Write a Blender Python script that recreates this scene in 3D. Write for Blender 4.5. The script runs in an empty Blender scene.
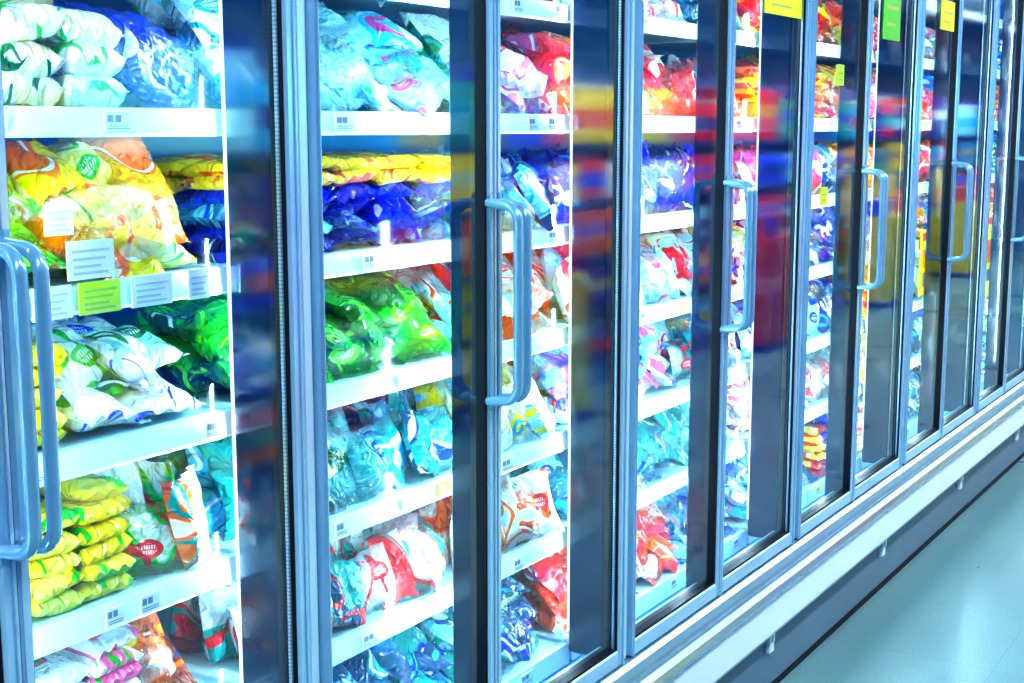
import bpy, math, random
import numpy as np
from mathutils import Vector, Matrix, Euler
random.seed(7); rng=np.random.RandomState(7)
C=bpy.context; SC=C.scene
SC.view_settings.view_transform='Standard'
try: SC.view_settings.look='High Contrast'
except Exception: pass
SC.view_settings.exposure=0.0
SC.view_settings.gamma=0.86

# ------------------------------------------------ layout numbers
H=1.88; W=0.62; B0=1.855; KMIN=-3; KMAX=13
def bnd(k): return B0+W*k-(0.026 if k%2 else 0)
XL=bnd(KMIN); XR=bnd(KMAX)
def pb(k): # product run boundaries (shelves run through behind the slim meeting posts)
    if k<=KMIN: return XL
    if k>=KMAX: return XR
    return bnd(k)+(0.17 if k%2 else 0.0)
ZB=0.50; ZT=2.64
SHELF_Z=[H-1.37,H-1.055,H-0.79,H-0.515,H-0.252,H+0.028,H+0.30,H+0.56]
SY0=0.150; SY1=0.66

# ------------------------------------------------ materials
def mat(name):
    m=bpy.data.materials.new(name); m.use_nodes=True
    nt=m.node_tree; nt.nodes.clear()
    o=nt.nodes.new('ShaderNodeOutputMaterial')
    return m,nt,o
def N(nt,t,**kw):
    n=nt.nodes.new(t)
    for k,v in kw.items(): setattr(n,k,v)
    return n
def pbr(name,col,rough=.4,metal=0,noise=0.06,scale=12,bump=0.0,coat=0,bscale=None):
    m,nt,o=mat(name); L=nt.links
    p=N(nt,'ShaderNodeBsdfPrincipled'); p.inputs['Metallic'].default_value=metal
    p.inputs['Roughness'].default_value=rough; p.inputs['Coat Weight'].default_value=coat
    tc=N(nt,'ShaderNodeTexCoord'); nz=N(nt,'ShaderNodeTexNoise'); nz.inputs['Scale'].default_value=scale
    nz.inputs['Detail'].default_value=4
    L.new(tc.outputs['Object'],nz.inputs['Vector'])
    mx=N(nt,'ShaderNodeMix',data_type='RGBA')
    a=[max(0,c*(1-noise)) for c in col]+[1]; b=[min(1,c*(1+noise)) for c in col]+[1]
    mx.inputs[6].default_value=a; mx.inputs[7].default_value=b
    L.new(nz.outputs[0],mx.inputs[0]); L.new(mx.outputs[2],p.inputs['Base Color'])
    if bump:
        bp=N(nt,'ShaderNodeBump'); bp.inputs['Strength'].default_value=bump
        n2=N(nt,'ShaderNodeTexNoise'); n2.inputs['Scale'].default_value=bscale or scale*4
        L.new(tc.outputs['Object'],n2.inputs['Vector']); L.new(n2.outputs[0],bp.inputs['Height']); L.new(bp.outputs[0],p.inputs['Normal'])
    L.new(p.outputs[0],o.inputs[0]); return m
M_alu=pbr('brushed_aluminium',(.56,.76,.90),.20,.5,.10,6)
M_alu2=pbr('satin_aluminium',(.66,.84,.95),.26,.4,.06,6)
M_handle=pbr('handle_grey_blue',(.30,.52,.68),.22,.3,.05,6,coat=.5)
M_dark=pbr('post_dark',(.006,.022,.07),.12,.0,.3,8,coat=.6)
M_gasket=pbr('rubber_black',(.01,.013,.025),.5,0,.2)
M_white=pbr('white_enamel',(.88,.95,.99),.3,0,.03,5)
M_shelf=pbr('shelf_white_enamel',(.72,.93,1.0),.3,0,.03,5)
M_case=pbr('freezer_liner',(.06,.42,.85),.4,0,.06,3)
M_kick=pbr('kick_grey',(.20,.30,.38),.45,0,.1,4)
M_sill=pbr('sill_grey_metal',(.42,.58,.70),.22,.6,.08,6)
M_wall=pbr('painted_wall',(.05,.26,.50),.7,0,.04,3,.05)
M_ceil=pbr('ceiling_tile',(.36,.50,.62),.8,0,.05,8,.1)
M_gond=pbr('gondola_metal',(.03,.12,.36),.4,.0,.05,5)

def mk_floor():
    m,nt,o=mat('polished_vinyl_floor'); L=nt.links
    p=N(nt,'ShaderNodeBsdfPrincipled'); p.inputs['Roughness'].default_value=.22
    tc=N(nt,'ShaderNodeTexCoord')
    nz=N(nt,'ShaderNodeTexNoise'); nz.inputs['Scale'].default_value=1.3; nz.inputs['Detail'].default_value=8
    sp=N(nt,'ShaderNodeTexNoise'); sp.inputs['Scale'].default_value=160; sp.inputs['Detail'].default_value=2
    br=N(nt,'ShaderNodeTexBrick'); br.offset=0; br.inputs['Scale'].default_value=1; br.inputs['Brick Width'].default_value=.6; br.inputs['Row Height'].default_value=.6
    br.inputs['Mortar Size'].default_value=.002
    br.inputs['Color1'].default_value=(.19,.33,.35,1); br.inputs['Color2'].default_value=(.21,.35,.37,1); br.inputs['Mortar'].default_value=(.16,.29,.32,1)
    for n in (nz,sp,br): L.new(tc.outputs['Object'],n.inputs['Vector'])
    a=N(nt,'ShaderNodeMix',data_type='RGBA',blend_type='OVERLAY'); a.inputs[0].default_value=.25
    L.new(br.outputs[0],a.inputs[6]); L.new(nz.outputs[0],a.inputs[7])
    b=N(nt,'ShaderNodeMix',data_type='RGBA',blend_type='OVERLAY'); b.inputs[0].default_value=.4
    L.new(a.outputs[2],b.inputs[6]); L.new(sp.outputs[0],b.inputs[7])
    L.new(b.outputs[2],p.inputs['Base Color']); 
    mr=N(nt,'ShaderNodeMapRange'); mr.inputs[3].default_value=.2; mr.inputs[4].default_value=.4
    L.new(nz.outputs[0],mr.inputs[0]); L.new(mr.outputs[0],p.inputs['Roughness'])
    L.new(p.outputs[0],o.inputs[0]); return m
M_floor=mk_floor()

def mk_glass(name,tint,ior,rough=0.0):
    m,nt,o=mat(name); L=nt.links
    t=N(nt,'ShaderNodeBsdfTransparent'); t.inputs[0].default_value=tint+(1,)
    g=N(nt,'ShaderNodeBsdfGlossy'); g.inputs['Roughness'].default_value=rough; g.inputs[0].default_value=(.84,.97,1,1)
    ge=N(nt,'ShaderNodeNewGeometry'); mi=N(nt,'ShaderNodeMapRange'); mi.inputs[3].default_value=ior; mi.inputs[4].default_value=1/ior
    L.new(ge.outputs['Backfacing'],mi.inputs[0])
    f=N(nt,'ShaderNodeFresnel'); L.new(mi.outputs[0],f.inputs[0])
    mx=N(nt,'ShaderNodeMixShader')
    L.new(f.outputs[0],mx.inputs[0]); L.new(t.outputs[0],mx.inputs[1]); L.new(g.outputs[0],mx.inputs[2])
    L.new(mx.outputs[0],o.inputs[0]); return m
M_glass=mk_glass('door_glass',(.88,.98,1.0),2.1,.06)
M_acryl=mk_glass('clear_acrylic',(.88,.97,1.0),1.5,.16)

def mk_perf():
    m,nt,o=mat('perforated_strip'); L=nt.links
    p=N(nt,'ShaderNodeBsdfPrincipled'); p.inputs['Metallic'].default_value=.6; p.inputs['Roughness'].default_value=.3
    tc=N(nt,'ShaderNodeTexCoord'); sx=N(nt,'ShaderNodeSeparateXYZ'); L.new(tc.outputs['Object'],sx.inputs[0])
    a=N(nt,'ShaderNodeMath',operation='MULTIPLY'); a.inputs[1].default_value=900; L.new(sx.outputs[2],a.inputs[0])
    s=N(nt,'ShaderNodeMath',operation='SINE'); L.new(a.outputs[0],s.inputs[0])
    g=N(nt,'ShaderNodeMath',operation='GREATER_THAN'); g.inputs[1].default_value=.4; L.new(s.outputs[0],g.inputs[0])
    mx=N(nt,'ShaderNodeMix',data_type='RGBA'); mx.inputs[6].default_value=(.55,.68,.78,1); mx.inputs[7].default_value=(.38,.48,.58,1)
    L.new(g.outputs[0],mx.inputs[0]); L.new(mx.outputs[2],p.inputs['Base Color']); L.new(p.outputs[0],o.inputs[0]); return m
M_perf=mk_perf()

def mk_emit(name,col,st):
    m,nt,o=mat(name); e=N(nt,'ShaderNodeEmission'); e.inputs[0].default_value=col+(1,); e.inputs[1].default_value=st
    nt.links.new(e.outputs[0],o.inputs[0]); return m
M_led=mk_emit('led_tube',(.72,.90,1.0),1.5)
M_panel=mk_emit('ceiling_light_diffuser',(.85,.95,1.0),9)

def mk_bag():
    m,nt,o=mat('printed_plastic_film'); L=nt.links
    def M_(op,a,b=None):
        n=N(nt,'ShaderNodeMath',operation=op)
        for i,q in enumerate((a,b)):
            if q is None: continue
            if isinstance(q,(int,float)): n.inputs[i].default_value=q
            else: L.new(q,n.inputs[i])
        return n.outputs[0]
    def mix(f,a,b):
        n=N(nt,'ShaderNodeMix',data_type='RGBA'); L.new(f,n.inputs[0])
        for i,q in((6,a),(7,b)):
            if isinstance(q,tuple): n.inputs[i].default_value=q
            else: L.new(q,n.inputs[i])
        return n.outputs[2]
    def step(x,lo,hi):
        n=N(nt,'ShaderNodeMapRange'); n.inputs[1].default_value=lo; n.inputs[2].default_value=hi; L.new(x,n.inputs[0]); return n.outputs[0]
    p=N(nt,'ShaderNodeBsdfPrincipled'); p.inputs['Roughness'].default_value=.24; p.inputs['Coat Weight'].default_value=.8; p.inputs['Coat Roughness'].default_value=.09
    A=N(nt,'ShaderNodeAttribute',attribute_name='colA').outputs[0]; Bc=N(nt,'ShaderNodeAttribute',attribute_name='colB').outputs[0]; Cc=N(nt,'ShaderNodeAttribute',attribute_name='colC').outputs[0]
    P=N(nt,'ShaderNodeAttribute',attribute_name='pco').outputs['Vector']
    K=N(nt,'ShaderNodeAttribute',attribute_name='uvk').outputs['Vector']
    sk=N(nt,'ShaderNodeSeparateXYZ'); L.new(K,sk.inputs[0]); u,v,kd=sk.outputs
    clear=M_('LESS_THAN',kd,.5)
    vo=N(nt,'ShaderNodeTexVoronoi'); vo.inputs['Scale'].default_value=9; L.new(P,vo.inputs['Vector'])
    vs=N(nt,'ShaderNodeSeparateColor'); L.new(vo.outputs['Color'],vs.inputs[0])
    pieces=M_('MULTIPLY',M_('MULTIPLY',vs.outputs[0],.6),clear)
    base=mix(pieces,A,Bc)
    n1=N(nt,'ShaderNodeTexNoise'); n1.inputs['Scale'].default_value=.75; n1.inputs['Detail'].default_value=0; n1.inputs['Distortion'].default_value=.4; L.new(P,n1.inputs['Vector'])
    sw=step(n1.outputs[0],.52,.535)
    c1=mix(sw,base,Bc)
    ln=M_('MULTIPLY',step(n1.outputs[0],.565,.572),M_('SUBTRACT',1,step(n1.outputs[0],.61,.617)))
    c2=mix(ln,c1,Cc)
    ox=M_('MULTIPLY',M_('SINE',M_('MULTIPLY',kd,47.)),.35); oy=M_('MULTIPLY',M_('SINE',M_('MULTIPLY',kd,91.)),.30)
    du=M_('SUBTRACT',u,ox); dv=M_('MULTIPLY',M_('SUBTRACT',v,oy),1.7)
    dd=M_('ADD',M_('MULTIPLY',du,du),M_('MULTIPLY',dv,dv))
    lab=M_('MULTIPLY',M_('SUBTRACT',1,step(dd,.20,.215)),M_('GREATER_THAN',M_('SINE',M_('MULTIPLY',kd,133.)),.2))
    c3=mix(lab,c2,Cc)
    br=N(nt,'ShaderNodeTexBrick'); br.inputs['Scale'].default_value=1; br.inputs['Mortar Size'].default_value=.022; br.inputs['Brick Width'].default_value=.085; br.inputs['Row Height'].default_value=.15
    br.inputs['Color1'].default_value=(1,1,1,1); br.inputs['Color2'].default_value=(0.6,.6,.6,1); br.inputs['Mortar'].default_value=(0,0,0,1); L.new(K,br.inputs['Vector'])
    tx=M_('MULTIPLY',M_('MULTIPLY',M_('SUBTRACT',1,step(dd,.07,.08)),lab),M_('GREATER_THAN',br.outputs[0],.5))
    c4=mix(tx,c3,(.9,.96,1,1))
    L.new(c4,p.inputs['Base Color'])
    hs=M_('MULTIPLY',clear,step(M_('ABSOLUTE',v),.5,.75)); L.new(M_('SUBTRACT',1,M_('MULTIPLY',hs,.6)),p.inputs['Alpha'])
    w=N(nt,'ShaderNodeTexNoise'); w.inputs['Scale'].default_value=2.8; w.inputs['Detail'].default_value=3; w.inputs['Distortion'].default_value=1.5
    try: w.noise_type='RIDGED_MULTIFRACTAL'
    except Exception: pass
    L.new(P,w.inputs['Vector'])
    bp=N(nt,'ShaderNodeBump'); bp.inputs['Strength'].default_value=1.0; bp.inputs['Distance'].default_value=.013
    L.new(w.outputs[0],bp.inputs['Height']); L.new(bp.outputs[0],p.inputs['Normal']); L.new(bp.outputs[0],p.inputs['Coat Normal'])
    L.new(p.outputs[0],o.inputs[0]); return m
M_bag=mk_bag()

def mk_attr(name,rough=.45):
    m,nt,o=mat(name); p=N(nt,'ShaderNodeBsdfPrincipled'); p.inputs['Roughness'].default_value=rough
    A=N(nt,'ShaderNodeAttribute',attribute_name='colA'); nt.links.new(A.outputs[0],p.inputs['Base Color']); nt.links.new(p.outputs[0],o.inputs[0]); return m
M_print=mk_attr('printed_card')

# ------------------------------------------------ mesh helpers
class MB:
    def __init__(s): s.v=[];s.f=[];s.c=[];s.n=0
    def box(s,x0,x1,y0,y1,z0,z1,col=None,bev=0.0):
        b=s.n
        if bev<=0:
            vs=[(x0,y0,z0),(x1,y0,z0),(x1,y1,z0),(x0,y1,z0),(x0,y0,z1),(x1,y0,z1),(x1,y1,z1),(x0,y1,z1)]
            fs=[(0,3,2,1),(4,5,6,7),(0,1,5,4),(1,2,6,5),(2,3,7,6),(3,0,4,7)]
        else:
            e=bev; vs=[]
            for X,sx in((x0,1),(x1,-1)):
                for Y,sy in((y0,1),(y1,-1)):
                    for Z,sz in((z0,1),(z1,-1)):
                        vs+= [(X,Y+sy*e,Z+sz*e),(X+sx*e,Y,Z+sz*e),(X+sx*e,Y+sy*e,Z)]
            def id(i,j,k,a): return ((i*2+j)*2+k)*3+a
            fs=[]
            fs.append((id(0,0,0,0),id(0,0,1,0),id(0,1,1,0),id(0,1,0,0)))
            fs.append((id(1,0,0,0),id(1,1,0,0),id(1,1,1,0),id(1,0,1,0)))
            fs.append((id(0,0,0,1),id(1,0,0,1),id(1,0,1,1),id(0,0,1,1)))
            fs.append((id(0,1,0,1),id(0,1,1,1),id(1,1,1,1),id(1,1,0,1)))
            fs.append((id(0,0,0,2),id(0,1,0,2),id(1,1,0,2),id(1,0,0,2)))
            fs.append((id(0,0,1,2),id(1,0,1,2),id(1,1,1,2),id(0,1,1,2)))
            for i in(0,1):
                for j in(0,1): fs.append((id(i,j,0,0),id(i,j,0,1),id(i,j,1,1),id(i,j,1,0)))
                for k in(0,1): fs.append((id(i,0,k,0),id(i,0,k,2),id(i,1,k,2),id(i,1,k,0)))
            for j in(0,1):
                for k in(0,1): fs.append((id(0,j,k,1),id(0,j,k,2),id(1,j,k,2),id(1,j,k,1)))
            for i in(0,1):
                for j in(0,1):
                    for k in(0,1): fs.append((id(i,j,k,0),id(i,j,k,1),id(i,j,k,2)))
        s.v+=vs; s.f+=[tuple(b+q for q in f) for f in fs]; s.n+=len(vs)
        if col is not None: s.c+=[tuple(col)+(1,)]*len(vs)
    def lathe(s,cx,cy,prof,col,n=12):
        b=s.n; m=len(prof)
        for (r,z,c) in prof:
            for i in range(n):
                a=2*math.pi*i/n; s.v.append((cx+r*math.cos(a),cy+r*math.sin(a),z)); s.c.append(tuple(c)+(1,))
        s.n+=m*n
        for j in range(m-1):
            for i in range(n):
                k=(i+1)%n; s.f.append((b+j*n+i,b+j*n+k,b+(j+1)*n+k,b+(j+1)*n+i))
        s.f.append(tuple(b+(m-1)*n+i for i in range(n))); s.f.append(tuple(b+i for i in range(n))[::-1])
    def quad(s,p,col=None):
        b=s.n; s.v+=list(p); s.f.append((b,b+1,b+2,b+3)); s.n+=4
        if col is not None: s.c+=[tuple(col)+(1,)]*4
    def profile(s,prof,x0,x1):
        b=s.n; n=len(prof)
        s.v+=[(x0,y,z) for y,z in prof]+[(x1,y,z) for y,z in prof]; s.n+=2*n
        for i in range(n):
            j=(i+1)%n; s.f.append((b+i,b+j,b+n+j,b+n+i))
        s.f.append(tuple(b+i for i in range(n))[::-1]); s.f.append(tuple(b+n+i for i in range(n)))
    def obj(s,name,m,parent=None,recalc=True):
        me=bpy.data.meshes.new(name); me.from_pydata(s.v,[],s.f); me.update()
        if recalc:
            import bmesh
            bm=bmesh.new(); bm.from_mesh(me); bmesh.ops.recalc_face_normals(bm,faces=bm.faces); bm.to_mesh(me); bm.free()
        if s.c:
            a=me.attributes.new('colA','FLOAT_COLOR','POINT'); a.data.foreach_set('color',np.array(s.c,dtype=np.float32).ravel())
        me.materials.append(m); ob=bpy.data.objects.new(name,me); C.collection.objects.link(ob)
        if parent: ob.parent=parent
        return ob
def empty(name,loc=(0,0,0)):
    e=bpy.data.objects.new(name,None); e.location=loc; C.collection.objects.link(e); e.empty_display_size=.1; return e

# ------------------------------------------------ room
RX0,RX1,RY0=-4.0,22.0,-6.0
b=MB(); b.box(RX0,RX1,RY0,0.95,-.1,0); b.obj('floor',M_floor)
b=MB(); b.box(RX0,RX1,RY0,0.95,3.5,3.6); b.obj('ceiling',M_ceil)
b=MB(); b.box(RX0,RX1,.95,1.05,0,3.5); b.obj('wall_back',M_wall)
b=MB(); b.box(RX0,RX1,RY0-.1,RY0,0,3.5); b.obj('wall_front',M_wall)
b=MB(); b.box(RX0-.1,RX0,RY0,.95,0,3.5); b.obj('wall_left',M_wall)
b=MB(); b.box(RX1,RX1+.1,RY0,.95,0,3.5); b.obj('wall_right',M_wall)

def area(name,loc,rot,sx,sy,E,col,parent=None):
    l=bpy.data.lights.new(name,'AREA'); l.shape='RECTANGLE'; l.size=sx; l.size_y=sy; l.energy=E; l.color=col
    o=bpy.data.objects.new(name,l); o.location=loc; o.rotation_euler=rot; C.collection.objects.link(o)
    if parent: o.parent=parent
    return o
for i in range(10):
    xx=-3+i*2.6; yy=-1.8
    e=empty('ceiling_light')
    b=MB(); b.box(xx-.65,xx+.65,yy-.17,yy+.17,3.42,3.5,bev=.01); b.obj('housing',M_white,e)
    b=MB(); b.box(xx-.6,xx+.6,yy-.13,yy+.13,3.41,3.425); b.obj('diffuser',M_panel,e)
    area('lamp',(xx,yy,3.40),(0,0,0),1.2,.26,38,(.86,.95,1),e)
# added fill lights, housings included, to brighten the dry-goods run's reflection
for i in range(5):
    xx=4.8+i*3.4; yy=-2.25
    e=empty('added_fill_light')
    b=MB(); b.box(xx-.95,xx+.95,yy-.02,yy+.06,3.0,3.07,bev=.008); b.box(xx-.8,xx-.78,yy+.01,yy+.03,3.07,3.5); b.box(xx+.78,xx+.8,yy+.01,yy+.03,3.07,3.5); b.obj('housing',M_white,e)
    area('lamp',(xx,yy-.03,3.0),(math.radians(-48),0,0),1.8,.07,85,(1,.97,.92),e)

# ------------------------------------------------ freezer
FZ=empty('display_freezer')
b=MB()
b.box(XL-.06,XR+.06,.72,.80,.25,2.86)
b.box(XL-.06,XL-.02,0,.80,.25,2.86); b.box(XR+.02,XR+.06,0,.80,.25,2.86)
b.box(XL-.06,XR+.06,0.01,.80,.25,.455)
b.box(XL-.06,XR+.06,0,.80,2.70,2.86)
b.obj('cabinet_body',M_case,FZ)
b=MB(); b.box(XL-.06,XR+.06,-.05,0,2.66,3.0,bev=.008); b.obj('header_panel',M_white,FZ)
b=MB(); b.profile([(0.01,.497),(-.045,.497),(-.056,.488),(-.058,.462),(-.050,.455),(-.050,.440),(-.062,.436),(-.078,.425),(-.084,.408),(-.080,.392),(-.068,.384),(-.05,.382),(0.01,.382)],XL-.06,XR+.06)
b.obj('bumper_sill',M_sill,FZ)
b=MB(); b.profile([(.03,.383),(-.060,.383),(-.064,.375),(-.064,.265),(-.058,.252),(.03,.252)],XL-.06,XR+.06); b.obj('base_panel',M_white,FZ)
b=MB(); b.box(XL-.06,XR+.06,.0,.06,.02,.262); b.box(XL-.06,XR+.06,-.012,0,.195,.205,bev=.002); b.obj('kick_plate',M_kick,FZ)
b=MB(); b.box(XL-.06,XR+.06,-.004,.75,0,.022); b.obj('kick_seal',M_gasket,FZ)
b=MB()
for k in range(KMIN,KMAX,2):
    xx=bnd(k)+.50; b.box(xx-.018,xx+.018,-.020,0,.15,.225,bev=.003); b.box(xx-.007,xx+.007,-.026,-.020,.19,.218)
b.obj('panel_clip',M_white,FZ)
b=MB()
b.box(XL-.06,XR+.06,-.004,.035,.445,.535,bev=.004); b.box(XL-.06,XR+.06,-.004,.035,2.60,2.70,bev=.004)
for k in range(KMIN,KMAX+1):
    if k%2==0:
        x=bnd(k); b.box(x-.030,x+.020,-.022,.02,.50,2.66,bev=.005)
        b.box(x-.018,x+.006,-.030,-.022,.50,2.66,bev=.003)
b.obj('face_frame',M_alu2,FZ)
b=MB(); led=MB()
for k in range(KMIN,KMAX+1):
    x=bnd(k); ev=k%2==0; d=.125 if ev else .065; hl=.036 if ev else .022; hr=.026 if ev else .018
    b.box(x-hl,x+hr,.02 if ev else -.003,d,.50,2.66,bev=.006)
    if ev: led.box(x-hl-.002,x-hl+.003,d-.003,d+.001,.56,2.6); led.box(x+hr-.003,x+hr+.002,d-.003,d+.001,.56,2.6)
    for sgn in(-1,1):
        if (k==KMIN and sgn<0) or (k==KMAX and sgn>0): continue
        h_=hl if sgn<0 else hr
        lo=area('led_lamp',(x+sgn*(h_+.006),d+.006,1.58),(0,0,0),.004,2.0,5.6 if ev else 5.0,(.76,.93,1.0),FZ)
        dirv=Vector((sgn*1.0,.55,0)).normalized(); z=-dirv; y=Vector((0,0,1)); xx=y.cross(z)
        lo.rotation_euler=Matrix((xx,y,z)).transposed().to_euler()
b.obj('mullion_post',M_dark,FZ); led.obj('led_tube',M_led,FZ)
# shelves
sh=MB(); ac=MB(); tg=MB()
INK=(.22,.28,.42)
for k in range(KMIN,KMAX):
    x0=bnd(k)+(.010 if k%2==0 else .0); x1=bnd(k+1)-(.010 if k%2 else 0.002)
    for li,z in enumerate(SHELF_Z):
        if z>2.6: continue
        sh.box(x0,x1,SY0+.004,SY1+.03,z-.018,z,bev=.002)
        if li>0:
            sh.profile([(SY0+.012,z+.004),(SY0-.002,z+.002),(SY0-.010,z-.038),(SY0-.006,z-.044),(SY0+.004,z-.042),(SY0+.010,z-.018)],x0,x1)
        else:
            sh.profile([(SY0+.012,z+.004),(SY0-.012,z+.004),(SY0-.016,z-.05),(SY0+.010,z-.05)],x0,x1)
        if k<=8:
            ac.quad([(x0+.004,SY0,z+.004),(x1-.004,SY0,z+.004),(x1-.004,SY0,z+.058),(x0+.004,SY0,z+.058)])
        xx=x0+.03+random.random()*.12
        while xx<x1-.08:
            r=random.random(); w=.040+.020*random.random()
            yy=SY0-.009; col=(.80,.90,.97) if r<.55 else ((.62,.85,.05) if r<.60 else (.98,.85,.08))
            if r<.63:
                tg.box(xx,xx+w,yy-.006,yy-.003,z-.035,z-.004,col)
                tg.box(xx+.004,xx+w*.3,yy-.0068,yy-.006,z-.020,z-.009,INK); tg.box(xx+w*.38,xx+w*.6,yy-.0068,yy-.006,z-.020,z-.009,INK)
                for q in range(2): tg.box(xx+.004,xx+w*.9,yy-.0068,yy-.006,z-.027-.004*q,z-.0258-.004*q,INK)
            xx+=w+.03+random.random()*.2
sh.obj('shelf_deck',M_shelf,FZ); ac.obj('product_guard',M_acryl,FZ,False)
def bigtag(x,z,w,h,col,y=SY0-.014):
    tg.box(x,x+w,y-.003,y,z,z+h,col)
    c=tuple(q*.55+.1 for q in col)
    for q,(a,bb) in enumerate(((.75,.9),(.55,.8),(.35,.7),(.18,.85))): tg.box(x+.1*w,x+bb*w,y-.004,y-.003,z+(a-.05)*h,z+(a+.02)*h,c)
Z3=SHELF_Z[4]
for (x,c,w) in((1.27,(.96,.9,.2),.06),(1.335,(.8,.9,.25),.05),(1.40,(.75,.83,.92),.075),(1.49,(.60,.85,.02),.085),(1.60,(.75,.83,.92),.09),(1.73,(.75,.83,.92),.05)):
    bigtag(x,Z3-.045,w,.052,c)
bigtag(1.47,Z3+.012,.095,.062,(.78,.86,.95)); bigtag(1.43,Z3+.085,.055,.05,(.85,.9,.97)); bigtag(1.32,Z3+.03,.055,.055,(.85,.9,.97),SY0-.005)
tg.obj('price_tag',M_print,FZ)

# ------------------------------------------------ doors
def door(k):
    e=empty('freezer_door')
    hingeL=(k%2==0); x0=bnd(k)+(.022 if hingeL else .002); x1=bnd(k+1)-(.002 if hingeL else .033)
    swL=.010 if hingeL else .020; swR=.026; yf=-.040; yb=-.006
    b=MB()
    b.box(x0,x0+swL,yf,yb,ZB,ZT,bev=.003); b.box(x1-swR,x1,yf,yb,ZB,ZT,bev=.005)
    b.box(x0+swL-.002,x1-swR+.002,yf+.001,yb,ZB,ZB+.045,bev=.004); b.box(x0+swL-.002,x1-swR+.002,yf+.001,yb,ZT-.045,ZT,bev=.004)
    b.box(x0+.002,x0+.006,yf-.003,yf,ZB,ZT,bev=.001); b.box(x1-.008,x1-.002,yf-.004,yf,ZB,ZT,bev=.001)
    b.obj('frame',M_alu,e)
    b=MB(); gx0=x0+swL; gx1=x1-swR; gz0=ZB+.045; gz1=ZT-.045; g=.006
    b.box(gx0,gx0+.003,-.034,.004,gz0,gz1); b.box(gx1-g,gx1,-.034,.004,gz0,gz1)
    b.box(gx0,gx1,-.034,.004,gz0,gz0+g); b.box(gx0,gx1,-.034,.004,gz1-g,gz1)
    b.obj('gasket',M_gasket,e)
    b=MB(); xs=gx1-g-.006
    if not hingeL: b.box(xs,xs+.006,-.030,-.024,gz0+g,gz1-g); b.obj('perforated_trim',M_perf,e)
    b=MB(); b.quad([(gx0,-.022,gz0),(gx1,-.022,gz0),(gx1,-.022,gz1),(gx0,-.022,gz1)]); b.obj('glass_pane',M_glass,e,False)
    hx=(x1-.022) if hingeL else (x0+.008)
    za,zb=H-.575,H-.155; out=.070; r=.036; y0=yf
    pts=[(hx,y0+.006,zb),(hx,y0-out+r,zb-.004)]
    for i in range(1,9):
        a=math.pi/2*i/8; pts.append((hx,y0-out+r-r*math.sin(a),zb-.004-r+r*math.cos(a)))
    for i in range(0,8):
        a=math.pi/2*i/8; pts.append((hx,y0-out+r-r*math.cos(a),za+.004+r-r*math.sin(a)))
    pts+=[(hx,y0-out+r,za+.004),(hx,y0+.006,za)]
    cu=bpy.data.curves.new('handle','CURVE'); cu.dimensions='3D'; cu.bevel_depth=.0105; cu.bevel_resolution=5; cu.use_fill_caps=True
    sp=cu.splines.new('POLY'); sp.points.add(len(pts)-1)
    for i,p in enumerate(pts): sp.points[i].co=(*p,1)
    sp.use_smooth=True
    cu.materials.append(M_handle); o=bpy.data.objects.new('handle',cu); C.collection.objects.link(o); o.parent=e
    b=MB(); b.box(hx-.008,hx+.008,yf-.006,yf,za-.02,zb+.02,bev=.003); b.obj('handle_plate',M_handle,e)
for k in range(KMIN,KMAX): door(k)

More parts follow.
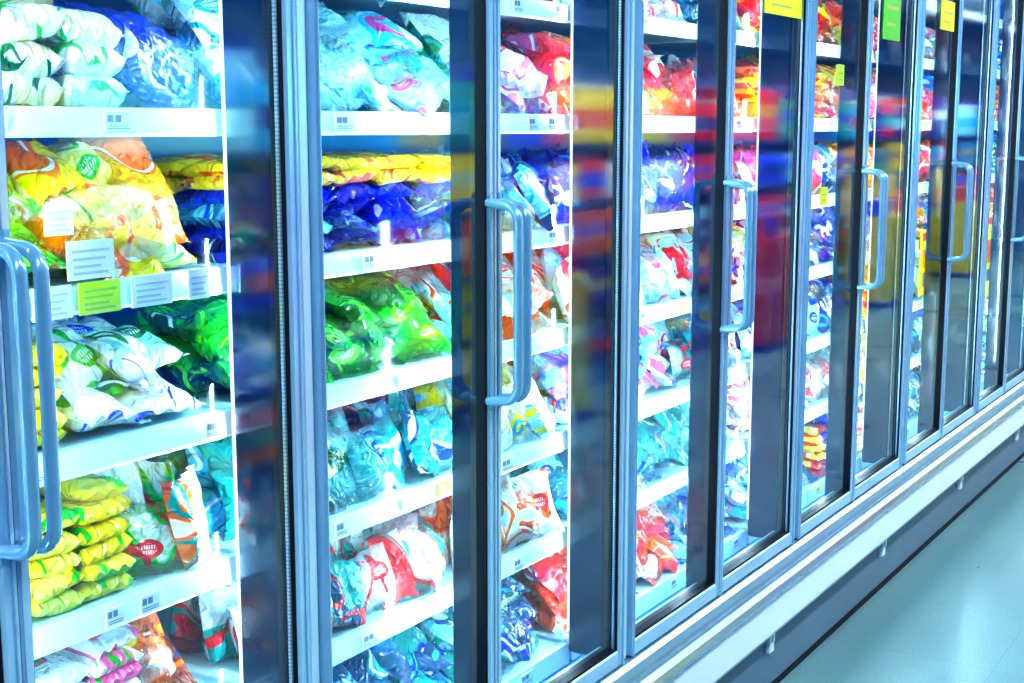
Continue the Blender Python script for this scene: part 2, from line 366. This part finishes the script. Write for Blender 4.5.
# ------------------------------------------------ bags
def hexc(s):
    r,g,bb=[int(s[i:i+2],16)/255 for i in(0,2,4)]
    f=lambda c: c/12.92 if c<=.04045 else ((c+.055)/1.055)**2.4
    return (f(r),f(g),f(bb))
_cache={}
def grid(n):
    if n in _cache: return _cache[n]
    u,v=np.meshgrid(np.linspace(-1,1,n),np.linspace(-1,1,n)); 
    f=[]
    for j in range(n-1):
        for i in range(n-1):
            a=j*n+i; f.append((a,a+1,a+n+1,a+n))
    f=np.array(f); fb=f[:,::-1]+n*n
    _cache[n]=(u.ravel(),v.ravel(),np.vstack([f,fb])); return _cache[n]
class Bags:
    def __init__(s): s.V=[];s.F=[];s.A=[];s.B=[];s.C=[];s.P=[];s.K=[];s.n=0
    def add(s,loc,rot,w,h,t,cols,n=14,q=1.0):
        u,v,F=grid(n)
        seed=rng.rand(8)*6.28
        prof=np.clip(1-np.abs(u)**3,0,1)**.55*np.clip(1-np.abs(v)**3.0,0,1)**.75
        if q<1: prof=np.clip(1-np.abs(u)**6,0,1)**.5*np.clip(1-np.abs(v)**6.0,0,1)**.5
        seam=np.clip((np.abs(v)-.88)/.12,0,1); prof=prof*(1-seam)
        lump=1+q*(.22*np.sin(2.6*u+seed[0]+1.5*v)+.18*np.sin(3.3*v+seed[1]-u*2)+.10*np.sin(7*u+5*v+seed[2]))
        wr=q*(.12*np.sin(11*u+seed[3]+3*np.sin(2*v))*np.abs(v)**2 + .08*np.sin(9*v+4*u+seed[4]))
        sx=1-.10*(1-np.abs(v)**2)*0.6*q+.05*np.abs(v)**6
        sz=1+.05*(np.abs(u)**3)
        x=u*w/2*sx+.02*q*w*np.sin(3*v+seed[5]); z=v*h/2*sz+.02*q*h*np.sin(3*u+seed[6])
        bend=q*(.18*t*np.sin(2*u+seed[7])+.25*t*v*v*np.sin(seed[0]))+seam*.12*t*np.sin(12*u)
        yf=-prof*t/2*(lump+wr)+bend; yb=prof*t/2*lump+bend
        vv=np.concatenate([np.stack([x,yf,z],1),np.stack([x,yb,z],1)])
        M=np.array(rot.to_matrix())
        s.V.append(vv@M.T+np.array(loc)); s.F.append(F+s.n); N_=len(vv); s.n+=N_
        off=rng.rand(3)*40; asp=h/.16; kk=rng.rand()
        if q<1: kk=.5+.5*kk
        U2=np.concatenate([u,u]);V2=np.concatenate([v,v])
        s.P.append(np.stack([U2*w/.16+off[0],V2*asp+off[1],np.full(N_,off[2])+np.repeat([0,3.],n*n)],1))
        s.K.append(np.stack([U2,V2,np.full(N_,kk)],1))
        for L_,c in((s.A,cols[0]),(s.B,cols[1]),(s.C,cols[2])): L_.append(np.tile(np.array(tuple(c)+(1,)),(N_,1)))
    def obj(s,name,parent=None,clipx=None):
        V=np.vstack(s.V); F=np.vstack(s.F)
        if clipx is not None:   # bags press against their neighbours: squeeze overhang at the run ends
            a,b=clipx; V[:,0]=np.where(V[:,0]<a,a+(V[:,0]-a)*.05,V[:,0]); V[:,0]=np.where(V[:,0]>b,b+(V[:,0]-b)*.05,V[:,0])
        me=bpy.data.meshes.new(name); me.from_pydata(V.tolist(),[],F.tolist()); me.update()
        for nm,L_ in(('colA',s.A),('colB',s.B),('colC',s.C)):
            a=me.attributes.new(nm,'FLOAT_COLOR','POINT'); a.data.foreach_set('color',np.vstack(L_).astype(np.float32).ravel())
        for nm,L_ in(('pco',s.P),('uvk',s.K)):
            a=me.attributes.new(nm,'FLOAT_VECTOR','POINT'); a.data.foreach_set('vector',np.vstack(L_).astype(np.float32).ravel())
        me.polygons.foreach_set('use_smooth',[True]*len(me.polygons))
        me.materials.append(M_bag); o=bpy.data.objects.new(name,me); C.collection.objects.link(o)
        if parent: o.parent=parent
        return o
def R(rx,ry,rz): return Euler((math.radians(rx),math.radians(ry),math.radians(rz)),'XYZ')
U=random.uniform
def stand(B_,x0,x1,z,hmax,pals,n,w=.125):
    for row in(2,1,0):
        x=x0+.03
        while x<x1-.02:
            ww=w*U(.85,1.15); hh=min(hmax*.95,.20)*U(.85,1.0); t=U(.045,.06)
            if row==0: hh*=U(.68,.95)
            B_.add((min(max(x+ww*.3,x0+ww*.42),x1-ww*.42),SY0+.055+row*.085+U(-.01,.015),z+hh*.47+.004),R(U(-28,-6),U(-22,22),U(-25,25)),ww,hh,t,random.choice(pals),n)
            x+=ww*U(.55,.75)
def stack(B_,x0,x1,z,hmax,pals,n,w=.115,th=.034,full=(.78,.98)):
    m=max(1,round((x1-x0)/w)); w=(x1-x0)/m
    for j in range(m):
        xc=x0+w*(j+.5); nl=int(hmax/th*U(*full)); pal=random.choice(pals)
        for row in(0,1):
            zz=z+th*.55
            for i in range(nl+row):
                B_.add((xc+U(-.006,.006),SY0+.085+row*.15+U(-.008,.008),zz),R(-90+U(-4,4),U(-3,3),U(-6,6)),w*U(.94,1.0),.145*U(.94,1.02),th*1.12,pal if random.random()<.8 else random.choice(pals),n,.35)
                zz+=th*U(.96,1.0)
def slump(B_,x0,x1,z,hmax,pals,n,w=.145):
    x=x0+w*.4
    while x<x1-w*.2:
        B_.add((min(x,x1-w*.42),SY0+.27,z+hmax*.46),R(U(-25,-10),U(-15,15),U(-15,15)),w,hmax*.86,.06,random.choice(pals),max(8,n-5)); x+=w*.65
    zz=z+.045; lv=0
    while zz<z+hmax*.80:
        x=x0+w*U(.3,.5)
        while x<x1-w*.15:
            ww=w*U(.8,1.15)
            for row in(1,0):
                B_.add((min(max(x,x0+ww*.42),x1-ww*.42),SY0+.08+row*.11+lv*.022+U(-.01,.01),zz+U(-.006,.012)),R(U(-75,-42),U(-18,18),U(-28,28)),ww,.145,U(.042,.058),random.choice(pals),n)
            x+=ww*U(.62,.85)
        zz+=.042; lv+=1
WH=hexc('F4FAFC');GRN=hexc('08C828');LIM=hexc('90F810');DGR=hexc('007A30');RED=hexc('F81828');PNK=hexc('FF68B0');ORG=hexc('FF7800');YEL=hexc('FFE400');PYL=hexc('FFF46A')
BLU=hexc('0038F0');DBL=hexc('041890');CYA=hexc('08C4F8');TEA=hexc('00A8A4');PCY=hexc('A0ECFA');PUR=hexc('6A60E0');MAG=hexc('E82898');CRM=hexc('FFF2C0');BRN=hexc('8A3010');SLT=hexc('185080')
P={
'w_grn':[(CRM,WH,GRN),(CRM,WH,DGR)],
'blue':[(BLU,DBL,WH),(BLU,BLU,DBL)],
'mixyel':[(CRM,YEL,ORG),(PYL,CRM,GRN),(YEL,ORG,WH),(CRM,YEL,RED),(YEL,PYL,GRN),(PYL,ORG,CRM)],
'grnor':[(GRN,LIM,ORG),(LIM,WH,ORG),(ORG,YEL,GRN)],
'wgb':[(WH,WH,BLU),(WH,GRN,BLU),(WH,WH,GRN),(GRN,DGR,WH),(PCY,WH,DGR)],
'yelstack':[(YEL,PYL,ORG),(YEL,YEL,GRN),(PYL,YEL,GRN)],
'tealor':[(WH,TEA,ORG),(WH,GRN,RED),(WH,ORG,TEA),(PCY,TEA,RED)],
'pinkgr':[(CRM,WH,GRN),(WH,CRM,RED),(WH,PNK,GRN)],
'orbr':[(BRN,ORG,YEL),(RED,ORG,BRN),(WH,ORG,BRN),(SLT,BRN,ORG)],
'clear':[(WH,PCY,TEA),(PCY,WH,TEA),(WH,PCY,GRN),(PCY,CYA,MAG),(SLT,PCY,CYA)],
'green':[(GRN,DGR,LIM),(GRN,DGR,WH),(DGR,GRN,LIM),(GRN,GRN,DGR),(GRN,LIM,DGR)],
'teal':[(TEA,CYA,WH),(PCY,TEA,DGR),(TEA,SLT,WH),(TEA,PCY,BLU)],
'redteal':[(WH,RED,TEA),(PCY,WH,RED),(SLT,TEA,RED),(WH,TEA,RED),(TEA,SLT,RED)],
'tealblue':[(PCY,TEA,BLU),(SLT,CYA,BLU),(SLT,TEA,WH),(TEA,BLU,WH)],
'blueish':[(WH,PCY,BLU),(PCY,BLU,CYA),(SLT,CYA,PNK),(PCY,SLT,BLU)],
'pink':[(PNK,WH,MAG),(WH,PNK,RED),(WH,PNK,WH)],
'tealpink':[(TEA,GRN,WH),(WH,TEA,GRN),(WH,DGR,TEA)],
'yelwh':[(PYL,WH,ORG),(WH,YEL,CYA),(WH,PCY,YEL)],
'orred':[(ORG,RED,WH),(WH,ORG,RED),(WH,YEL,RED),(PCY,WH,ORG)],
'red':[(RED,PNK,WH),(WH,RED,ORG),(RED,ORG,WH),(RED,RED,WH)],
'dkblue':[(DBL,BLU,CYA),(BLU,DBL,WH),(SLT,BLU,PCY)],
'redwh':[(WH,RED,PCY),(PCY,WH,RED),(RED,PCY,WH)],
'purp':[(PCY,PNK,WH),(PCY,BLU,PNK),(WH,PUR,RED)],
'multi':[(RED,YEL,WH),(YEL,ORG,RED),(BLU,CYA,WH),(GRN,WH,YEL),(RED,WH,BLU),(SLT,WH,BLU)],
'warm':[(ORG,YEL,RED),(YEL,ORG,RED),(RED,ORG,YEL),(RED,RED,YEL)],
}
cells={
-1:{6:[(0,1,'stack','w_grn','rice_bags')],5:[(0,.57,'bigstack','w_grn','flour_bags'),(.60,1,'tall','blue','frozen_fries_bag')],
    4:[(0,.235,'slump','grnor','frozen_spinach_bags'),(.25,1,'slump','mixyel','frozen_potato_bags')],3:[(0,.22,'stack','yelstack','frozen_corn_packs'),(.235,1,'slumpbig','wgb','frozen_vegetable_bags')],
    2:[(0,.52,'stack','yelstack','frozen_noodle_packs'),(.535,1,'stand','tealor','frozen_carrot_bags')],1:[(0,.54,'stack','pinkgr','frozen_dumpling_packs'),(.555,1,'slump','orbr','frozen_snack_packs')],0:[(0,1,'slump','redteal','frozen_prawn_bags')]},
0:{6:[(0,1,'slump','clear','frozen_squid_bags')],5:[(0,1,'slumpbig','clear','frozen_leek_bags')],4:[(0,1,'stack2','x','frozen_fish_finger_packs')],3:[(0,1,'slumpbig','green','frozen_pea_bags')],
   2:[(0,1,'stand','teal','frozen_fish_bags')],1:[(0,1,'stand','redteal','frozen_shrimp_bags')],0:[(0,1,'slump','tealblue','frozen_mussel_bags')]},
1:{6:[(0,1,'slump','multi','frozen_roll_bags')],5:[(0,.49,'slumpbig','tealpink','frozen_broccoli_bags'),(.51,1,'slump','pink','frozen_berry_bags')],4:[(0,1,'stand','clear','ice_cube_bags')],3:[(0,1,'slump','redwh','frozen_sausage_bags')],2:[(0,1,'stand','yelwh','frozen_sweetcorn_bags')],1:[(0,1,'stand','orred','frozen_nugget_bags')],0:[(0,1,'slump','tealblue','frozen_crab_bags')]},
2:{6:[(0,1,'slump','redwh','frozen_ham_bags')],5:[(0,1,'slump','red','frozen_strawberry_bags')],4:[(0,1,'stand','dkblue','frozen_blueberry_bags')],3:[(0,1,'stand','redwh','frozen_meat_bags')],2:[(0,1,'slump','purp','frozen_dessert_bags')],1:[(0,1,'slump','tealblue','frozen_cod_bags')],0:[(0,1,'slump','red','frozen_cherry_bags')]},
3:{6:[(0,1,'slump','blueish')],5:[(0,1,'stand','red')],4:[(0,1,'stand','dkblue')],3:[(0,1,'slump','redwh')],2:[(0,1,'stand','redteal')],1:[(0,1,'slump','teal')],0:[(0,1,'slump','blueish')]},
4:{6:[(0,1,'slump','warm')],5:[(0,1,'stack','warm')],4:[(0,1,'stand','red')],3:[(0,1,'slump','multi')],2:[(0,1,'stand','blueish')],1:[(0,1,'slump','pink')],0:[(0,1,'slump','blueish')]},
5:{6:[(0,1,'slump','warm')],5:[(0,1,'slump','warm')],4:[(0,1,'stand','multi')],3:[(0,1,'slump','dkblue')]},
6:{6:[(0,1,'slump','red')],5:[(0,1,'slump','red')],4:[(0,1,'stand','warm')],3:[(0,1,'slump','dkblue')]},
7:{6:[(0,1,'slump','multi')],5:[(0,1,'slump','red')],4:[(0,1,'stand','red')],3:[(0,1,'slump','multi')]},
8:{6:[(0,1,'slump','warm')],5:[(0,1,'slump','multi')],4:[(0,1,'stand','warm')]},
}
pool=['multi','blueish','redwh','clear','blueish','tealblue','dkblue','clear','warm','teal']
for k in range(KMIN,KMAX):
    x0=pb(k)+(.014 if k%2 else .034); x1=pb(k+1)-(.044 if k%2 else .004)
    if k in(-1,0): n=20
    elif k in(1,2): n=15
    elif 2<k<7: n=11
    else: n=8
    D_=Bags()
    for li in range(7):
        z=SHELF_Z[li]; hm=SHELF_Z[li+1]-z-.055
        cs=cells.get(k,{}).get(li) or [(0,1,random.choice(['slump','stand','stack']),random.choice(pool))]
        for cc in cs:
            f0,f1,st,pal=cc[:4]
            B_=Bags() if len(cc)>4 else D_
            a=x0+(x1-x0)*f0; c=x0+(x1-x0)*f1
            if st=='stand': stand(B_,a,c,z,hm,P[pal],n)
            elif st=='tall': stand(B_,a,c,z,hm*1.05,P[pal],n,.15)
            elif st=='stack': stack(B_,a,c,z,hm,P[pal],n)
            elif st=='bigstack': stack(B_,a,c,z,hm*.95,P[pal],n,.125,.052,(.85,1))
            elif st=='slumpbig': slump(B_,a,c,z,hm,P[pal],n,.185)
            elif st=='stack2':
                for q in range(5):
                    xx=a+.072+q*.142
                    if xx>c-.05: break
                    for row in(0,1):
                        for i in range(4): B_.add((xx,SY0+.085+row*.16,z+.025+i*.031),R(-90+U(-6,6),U(-4,4),U(-6,6)),.14,.14,.05,P['blue'][i%2] if random.random()<.8 else (SLT,PCY,BLU),n)
                        for i in range(2): B_.add((xx+U(-.01,.01),SY0+.08+row*.16,z+.150+i*.026),R(-90+U(-4,4),U(-4,4),U(-5,5)),.145,.15,.034,(YEL,YEL,ORG),n,.4)
            else: slump(B_,a,c,z,hm,P[pal],n)
            if len(cc)>4 and B_.n: B_.obj(cc[4],clipx=(a,c))
    if D_.n: D_.obj('frozen_food_bags' if k>0 else 'frozen_bread_bags',clipx=(x0,x1))

# ------------------------------------------------ opposite aisle shelving (seen in the glass)
GS=empty('grocery_shelf'); b=MB(); gx0,gx1=3.0,21.0; gy=-3.2
b.box(gx0,gx1,gy-.5,gy-.45,0,2.3)
b.box(gx0,gx1,gy-.45,gy,0,.14)
for z in(.14,.55,.95,1.35,1.75): b.box(gx0,gx1,gy-.45,gy,z-.02,z+.005); 
x=gx0
while x<=gx1+.01: b.box(x-.02,x+.02,gy-.5,gy-.42,0,2.35); x+=1.0
b.obj('rack',M_gond,GS)
pk=MB()
cols=[RED,YEL,ORG,BLU,CYA,WH,DBL,DBL,PCY,YEL,RED,BLU,TEA,DBL]
for z,hh in((.15,.38),(.56,.37),(.96,.37),(1.36,.37),(1.76,.50)):
    x=gx0+.05
    while x<gx1-.1:
        c=random.choice(cols); w=U(.07,.2); h=hh*U(.7,.98); cnt=random.randint(2,8); c2=random.choice(cols); kind=random.random()
        for i in range(cnt):
            if x+w>gx1-.05: break
            if kind<.55:
                pk.box(x,x+w-.006,gy-.38,gy-.02,z,z+h,c,bev=.004); pk.box(x+w*.2,x+w*.75,gy-.021,gy-.018,z+h*.45,z+h*.7,c2)
            else:
                r=w*.46
                for yy in(gy-.02-r,gy-.02-3.1*r): pk.lathe(x+w/2,yy,[(r*.9,z,c),(r,z+.01,c),(r,z+h*.25,c),(r*1.01,z+h*.26,c2),(r*1.01,z+h*.55,c2),(r,z+h*.56,c),(r*.95,z+h*.7,c),(r*.4,z+h*.85,c),(r*.4,z+h*.97,WH),(r*.3,z+h*.98,WH)],c,10)
            x+=w
        x+=.02
pk.obj('grocery_packages',M_print,GS)
YB=(1.0,.78,0.0)
for xx in(7.5,11.2,14.6,15.6,18.0):
    b=MB(); cc=YB if xx!=11.2 else RED
    b.box(xx-.3,xx+.3,gy+.06,gy+.5,0.05,.95,cc); b.box(xx-.32,xx+.32,gy+.04,gy+.08,.95,1.35,cc); b.box(xx-.33,xx+.33,gy+.03,gy+.53,0,.06,DBL)
    for i in range(4): b.box(xx-.27+i*.14,xx-.16+i*.14,gy+.15,gy+.42,.95,1.12,random.choice([RED,BLU,ORG,WH]))
    b.obj('promo_display_bin',M_print)

def sticker(x,z,w,h,col,name='door_sticker'):
    b=MB(); b.box(x,x+w,-.027,-.0225,z,z+h,col); b.box(x+w*.15,x+w*.85,-.0275,-.027,z+h*.55,z+h*.62,(.45,.5,.1)); b.box(x+w*.15,x+w*.7,-.0275,-.027,z+h*.25,z+h*.31,(.45,.5,.1)); b.obj(name,M_print)
sticker(3.96,2.215,.30,.10,(.85,.9,.01)); sticker(4.62,2.02,.07,.07,(.5,.85,.08)); sticker(4.5,1.62,.06,.06,(.7,.9,.05)); sticker(5.12,2.2,.20,.2,(.12,.55,.03)); sticker(5.9,2.28,.2,.12,(.85,.9,.01))
# added yellow boards on the shelf fronts, standing in for yellow glass reflections
def yellow_reflection_board(x,z0,z1,w):
    b=MB(); y=.118
    b.box(x,x+w,y,y+.004,z0,z1,YB); b.box(x+.01,x+w-.01,y-.001,y,z1-.05,z1-.015,RED)
    h=z1-z0
    b.box(x+w*.15,x+w*.85,y-.001,y,z0+h*.42,z0+h*.70,ORG); b.box(x+w*.2,x+w*.5,y-.001,y,z0+h*.12,z0+h*.34,(.05,.08,.3)); b.box(x+w*.58,x+w*.8,y-.001,y,z0+h*.2,z0+h*.34,(.05,.08,.3))
    b.box(x+w*.2,x+w*.22,y+.004,.142,z1-.012,z1-.004,YB); b.box(x+w*.78,x+w*.8,y+.004,.142,z1-.012,z1-.004,YB)
    b.obj('yellow_reflection_board',M_print)
yellow_reflection_board(5.62,1.12,1.47,.26); yellow_reflection_board(6.28,1.12,1.42,.20); yellow_reflection_board(7.36,.98,1.42,.34); yellow_reflection_board(8.1,.98,1.42,.34); yellow_reflection_board(4.42,1.36,1.46,.3)

# ------------------------------------------------ world + camera
w=bpy.data.worlds.new('world'); SC.world=w; w.use_nodes=True
w.node_tree.nodes['Background'].inputs[0].default_value=(.6,.8,1,1); w.node_tree.nodes['Background'].inputs[1].default_value=.4
cam=bpy.data.cameras.new('camera'); co=bpy.data.objects.new('camera',cam); C.collection.objects.link(co)
f=1383.0; cam.sensor_width=36; cam.lens=f/1024*36; cam.clip_start=.05; cam.clip_end=100
th=31.8; t=math.degrees(math.atan((341.5-127)/f))
co.location=(0,-1.598,H); co.rotation_euler=(math.radians(90-t),0,math.radians(th-90))
SC.camera=co
